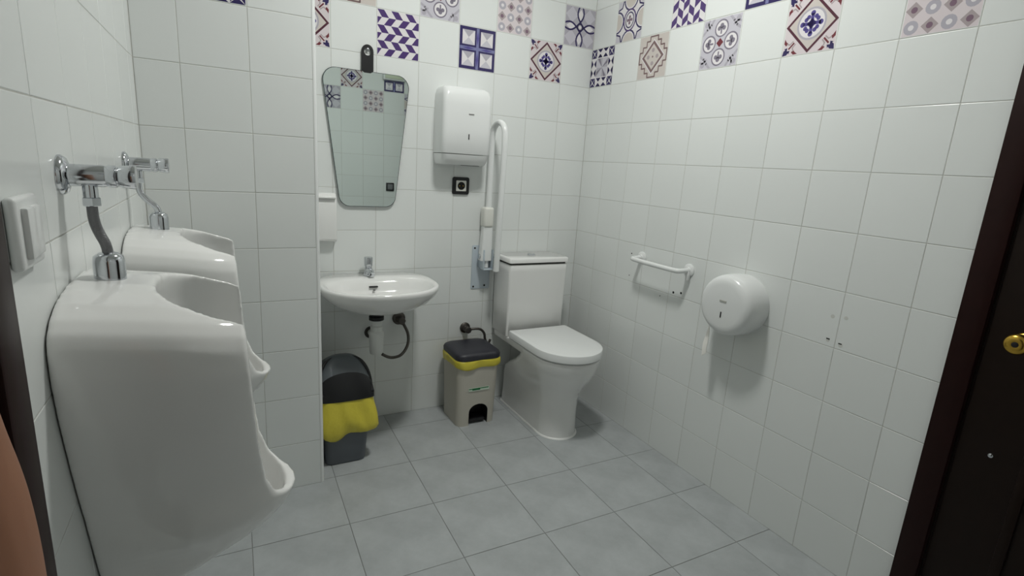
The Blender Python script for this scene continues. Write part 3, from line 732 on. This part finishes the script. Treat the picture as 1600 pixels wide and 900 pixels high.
oc = (-.848, -.607, -.281, -.042)
mb = MB(); mb.loft([bagring(.322, .0015, .006, .3, oc), bagring(.330, .005, .012, .5, oc), bagring(.340, .006, .013, .8, oc), bagring(.350, .006, .010, 1.2, oc), bagring(.361, .006, .004, 1.2, oc), bagring(.366, .002, .001, 1.2, oc), bagring(.364, -.008, .001, 1.2, oc), bagring(.33, -.012, .001, 1, oc)], False, False); mb.build('bin_bag', YELLOW, t, True, 70)
mb = MB()
lo = (-.852, -.603, -.286, -.040)
def lr(z, g): return rrect(lo[0]-g, lo[1]+g, lo[2]-g, lo[3]+g, z, .045, 8)
mb.loft([lr(.364, -.006), lr(.367, 0), lr(.385, .001), lr(.396, -.004), lr(.402, -.013), lr(.4045, -.03), lr(.4055, -.06)]); mb.build('lid', mat('dark_lid', (44, 44, 52), .45, bump=.15, bscale=300), t, True, 60)
mb = MB(); mb.box((-.785, -.2785, .196), (-.668, -.2762, .212)); st = mb.build('sticker', STICKER, t)
mb = MB(); mb.box((-.783, -.2790, .206), (-.672, -.2784, .211)); mb.box((-.765, -.2790, .2), (-.72, -.2784, .2065)); mb.build('sticker_print', GREEN, st)

# ------------------------------------------------------------------ swing-lid bin
t = thing('swing_bin', 'dark grey bin with a black swing lid and yellow bag under the basin', 'bin', (-1.42, -.29, 0))
def b1(z):
    f = z/.315; return (-1.508-.013*f, -1.336+.028*f, -.392-.006*f, -.195+.018*f)
mb = MB(); rg = []
for z in (0, .006, .1, .2, .30):
    x0, x1, y0, y1 = b1(z); i = .006 if z == 0 else 0
    rg.append(rrect(x0+i, x1-i, y0+i, y1-i, z, .028, 6))
mb.loft(rg); mb.build('body', GREYP, t, True, 50)
ob1 = b1(.315)
def bag1(z, g, wv, ph): 
    pts = bagring(z, g, wv, ph, ob1)
    return [(max(x, -1.529), y, z_) for x, y, z_ in pts]
mb = MB(); mb.loft([bag1(.142, .004, .012, .2), bag1(.146, .012, .018, .3), bag1(.158, .020, .020, .7), bag1(.175, .025, .018, 1.1), bag1(.195, .026, .019, 1.6), bag1(.215, .024, .016, 1.9), bag1(.24, .019, .017, 2.4), bag1(.26, .014, .013, 2.7), bag1(.28, .010, .010, 2.6), bag1(.30, .006, .006, 3), bag1(.312, .003, .003, 3), bag1(.322, .000, .001, 3), bag1(.318, -.012, .001, 3)], False, False); mb.build('bin_bag', YELLOW, t, True, 70)
# lid: barrel-vaulted hood with a swinging flap set back in it
lx0, lx1, ly0, ly1 = -1.526, -1.300, -.408, -.170; lz0, lz1 = .306, .468
cxl = (lx0+lx1)/2; hwl = (lx1-lx0)/2
def vault(y, s=1.0, dz=0.0, n=20, z0=lz0, top=None):
    """arch outline in the xz plane"""
    tp = (top or lz1)
    pts = [(cxl-hwl*s, y, z0)]
    for k in range(n+1):
        a = pi-pi*k/n
        pts.append((cxl+hwl*s*math.copysign(abs(cos(a))**.8, cos(a)), y, z0+.032+(tp-z0-.032)*s*sin(a)**.85+dz if 0 < k < n else z0+.032))
    pts.append((cxl+hwl*s, y, z0)); return pts
mb = MB()
mb.loft([vault(ly1+.004, .985, top=.43), vault(ly1, .97, top=.425)], True, True)
for sgn_ in (-1, 1):      # rim bands running up both sides of the flap
    mb.tube([(cxl+sgn_*hwl*.985*math.copysign(abs(cos(a_))**.8, cos(a_)), -.335+.075*sin(a_), lz0+.034+(.462-lz0-.032)*sin(a_)**.85) for a_ in [1.25*q/12+.001 for q in range(13)]], [.008]*9+[.007, .006, .005, .003], 10)
# low front apron with a curved upper edge
ap = []
for k in range(21):
    a = pi*k/20; x = cxl-hwl*cos(a)
    ap.append((x, lz0+.036+.078*sin(a)**.9))
fr = []
for k, (x, z) in enumerate(ap):
    fr.append([(x, ly0+.018*(1-sin(pi*k/20)), lz0), (x, ly0+.014*(1-sin(pi*k/20))+.002, lz0+.02), (x, ly0+.05+.02*(1-sin(pi*k/20)), z), (x, ly0+.062+.02*(1-sin(pi*k/20)), z-.006), (x, -.29, lz0+.03), (x, -.29, lz0)])
mb.loft(fr, True, True)
# side cheeks joining apron and hood
for sx in (-1, 1):
    xo = cxl+sx*hwl; xi = xo-sx*.012
    pr = [(-.392, lz0), (-.392, lz0+.03), (-.352, lz0+.05), (-.30, lz0+.075), (-.26, lz0+.075), (-.26, lz0)]
    mb.loft([[(xo, y, z) for y, z in pr], [(xi, y, z) for y, z in pr]])
ld = mb.build('lid_hood', BLACKP, t, True, 45)
mb = MB(); fl_ = []
for k in range(25):
    a = pi*k/24; x = cxl-hwl*.975*math.copysign(abs(cos(a))**.8, cos(a)); sn = sin(a)**.85
    zt1 = lz0+.034+(.466-lz0-.034)*sn
    fl_.append([(x, -.350, lz0+.034+.062*sn), (x, -.335+.045*sn, lz0+.034+.105*sn), (x, -.300+.02*sn, zt1-.006*sn), (x, -.268, zt1), (x, -.225, zt1-.004*sn), (x, ly1+.006, lz0+.034+(.43-lz0-.034)*sn), (x, ly1+.006, lz0+.02), (x, -.345, lz0+.02)])
mb.loft(fl_, True, True); mb.build('swing_flap', mat('flap_grey', (92, 98, 102), .35), t, True, 60)

# ------------------------------------------------------------------ things on the right wall
t = thing('towel_rail', 'short white wall rail beside the roll dispenser', 'rail', (0, -.74, .932))
mb = MB(); mb.tube([(-.003, -.585, .936), (-.045, -.583, .935), (-.068, -.588, .934), (-.073, -.61, .933), (-.074, -.70, .932), (-.074, -.80, .932), (-.073, -.875, .932), (-.068, -.897, .932), (-.045, -.902, .933), (-.003, -.90, .934)], .0115, 16, True, 2); mb.build('rail_tube', WPLASTIC, t, True)
for y, z in ((-.585, .936), (-.90, .934)):
    mb = MB(); mb.lathe([(0, .030), (.004, .030), (.007, .026), (.009, .016), (.014, .0135)], (0, y, z), (-1, 0, 0), 24); mb.build('wall_flange', WPLASTIC, t, True)
mb = MB(); mb.rbox((-.02, -.915, .888), (-.004, -.898, .93), .004, 2); mb.build('fixing_lug', WPLASTIC, t, True)
t = thing('roll_dispenser', 'round white jumbo toilet roll dispenser on the tiled wall', 'dispenser', (0, -1.205, .857))
rc = (0, -1.203, .857)
mb = MB(); mb.lathe([(0, .122), (.03, .123)], rc, (-1, 0, 0), 48); mb.build('back_plate', WPLASTIC, t, True)
mb = MB(); mb.lathe([(.0305, .124), (.06, .1245), (.09, .123), (.105, .119), (.114, .112), (.120, .100), (.122, .085), (.1235, .04), (.124, .003)], rc, (-1, 0, 0), 48); cv = mb.build('cover', WPLASTIC, t, True, 50)
mb = MB(); mb.rbox((-.1255, -1.2065, .808), (-.1225, -1.2015, .832), .0006, 1); mb.build('key_slot', HOLE, cv)
mb = MB(); mb.rbox((-.126, -1.222, .872), (-.1225, -1.190, .880), .001, 1); mb.build('latch', mat('latch_grey', (176, 176, 170), .4), cv)
t = thing('paper_tail', 'strip of toilet paper hanging from the round dispenser', 'paper', (-.07, -1.112, .76))
mb = MB(); rg = []
for k in range(11):
    f = k/10; z = .775-.16*f; wd = .012+.010*sin(pi*min(1, f*1.1))*(1 if f < .8 else .7)
    tw = .5+1.0*f; cx_, cy_ = -.075+.006*sin(5*f), -1.118+.006*sin(3*f)
    c_, s_ = cos(tw), sin(tw); th = .0009
    rg.append([(cx_-c_*wd-s_*th, cy_-s_*wd+c_*th, z+.012*f), (cx_, cy_+.003-s_*0, z), (cx_+c_*wd-s_*th, cy_+s_*wd+c_*th, z-.008*f), (cx_+c_*wd+s_*th, cy_+s_*wd-c_*th, z-.008*f), (cx_, cy_+.0012, z), (cx_-c_*wd+s_*th, cy_-s_*wd-c_*th, z+.012*f)])
mb.loft(rg); mb.build('paper_strip', PAPER, t, True)
for y, z, mm, r in ((-.504, .943, HOLE, .004), (-.504, .828, HOLE, .003), (-.74, .775, HOLE, .003), (-.823, .812, HOLE, .006), (-.87, .82, HOLE, .0055), (-1.566, .906, PUTTY, .007), (-1.611, .912, PUTTY, .007), (-1.565, .819, PUTTY, .006), (-1.611, .814, PUTTY, .008)):
    mb = MB(); mb.lathe([(-.001, r), (.0004, r), (.0006, r*.7)], (0, y, z), (-1, 0, 0), 12); h = mb.build('screw_hole' if mm is HOLE else 'wall_plug', mm, wr)
for y, z in ((-1.5655, .8235), (-1.609, .8185)):
    mb = MB(); mb.rbox((-.0012, y-.006, z-.0015), (.0005, y+.006, z+.0025), .0004, 1); mb.build('screw_hole', HOLE, wr)

# ------------------------------------------------------------------ bare arm of a person by the door frame
t = thing('person', 'bare arm of a person hanging beside the dark door frame', 'person', (-1.99, -2.22, .7))
mb = MB()
mb.tube([(-2.012, -2.24, 1.44), (-2.006, -2.225, 1.36), (-2.003, -2.215, 1.27), (-2.002, -2.205, 1.20), (-2.001, -2.20, 1.165), (-1.998, -2.198, 1.12), (-1.995, -2.196, 1.05), (-1.99, -2.193, .96), (-1.986, -2.19, .90)],
        [.044, .045, .042, .0385, .040, .043, .041, .032, .027], 20, True, 2)
mb.tube([(-1.986, -2.19, .915), (-1.985, -2.188, .87), (-1.984, -2.185, .83), (-1.984, -2.183, .80)], [.026, .029, .034, .03], 16, True, 1)
for dy, ln, r0, dx in ((.026, .072, .0088, .0), (.009, .082, .0092, .003), (-.009, .076, .009, .003), (-.026, .060, .0080, .0)):
    b = (-1.984+dx, -2.184+dy, .812)
    mb.tube([b, (b[0]+.002, b[1]+dy*.12, b[2]-ln*.45), (b[0]-.006, b[1]+dy*.15, b[2]-ln*.78), (b[0]-.016, b[1]+dy*.15, b[2]-ln)], [r0*1.1, r0, r0*.92, r0*.75], 10, True, 1)
mb.tube([(-1.975, -2.17, .875), (-1.955, -2.15, .85), (-1.948, -2.143, .815), (-1.95, -2.142, .79)], [.013, .0115, .0105, .0085], 10, True, 1)
me = voxel(mb, .0035, 4); me.materials.clear(); me.materials.append(SKIN)
for v in me.vertices: v.co -= Vector((-1.99, -2.22, .7))
ar = link('arm', me, t); ar.location = (-.006, 0, 0)
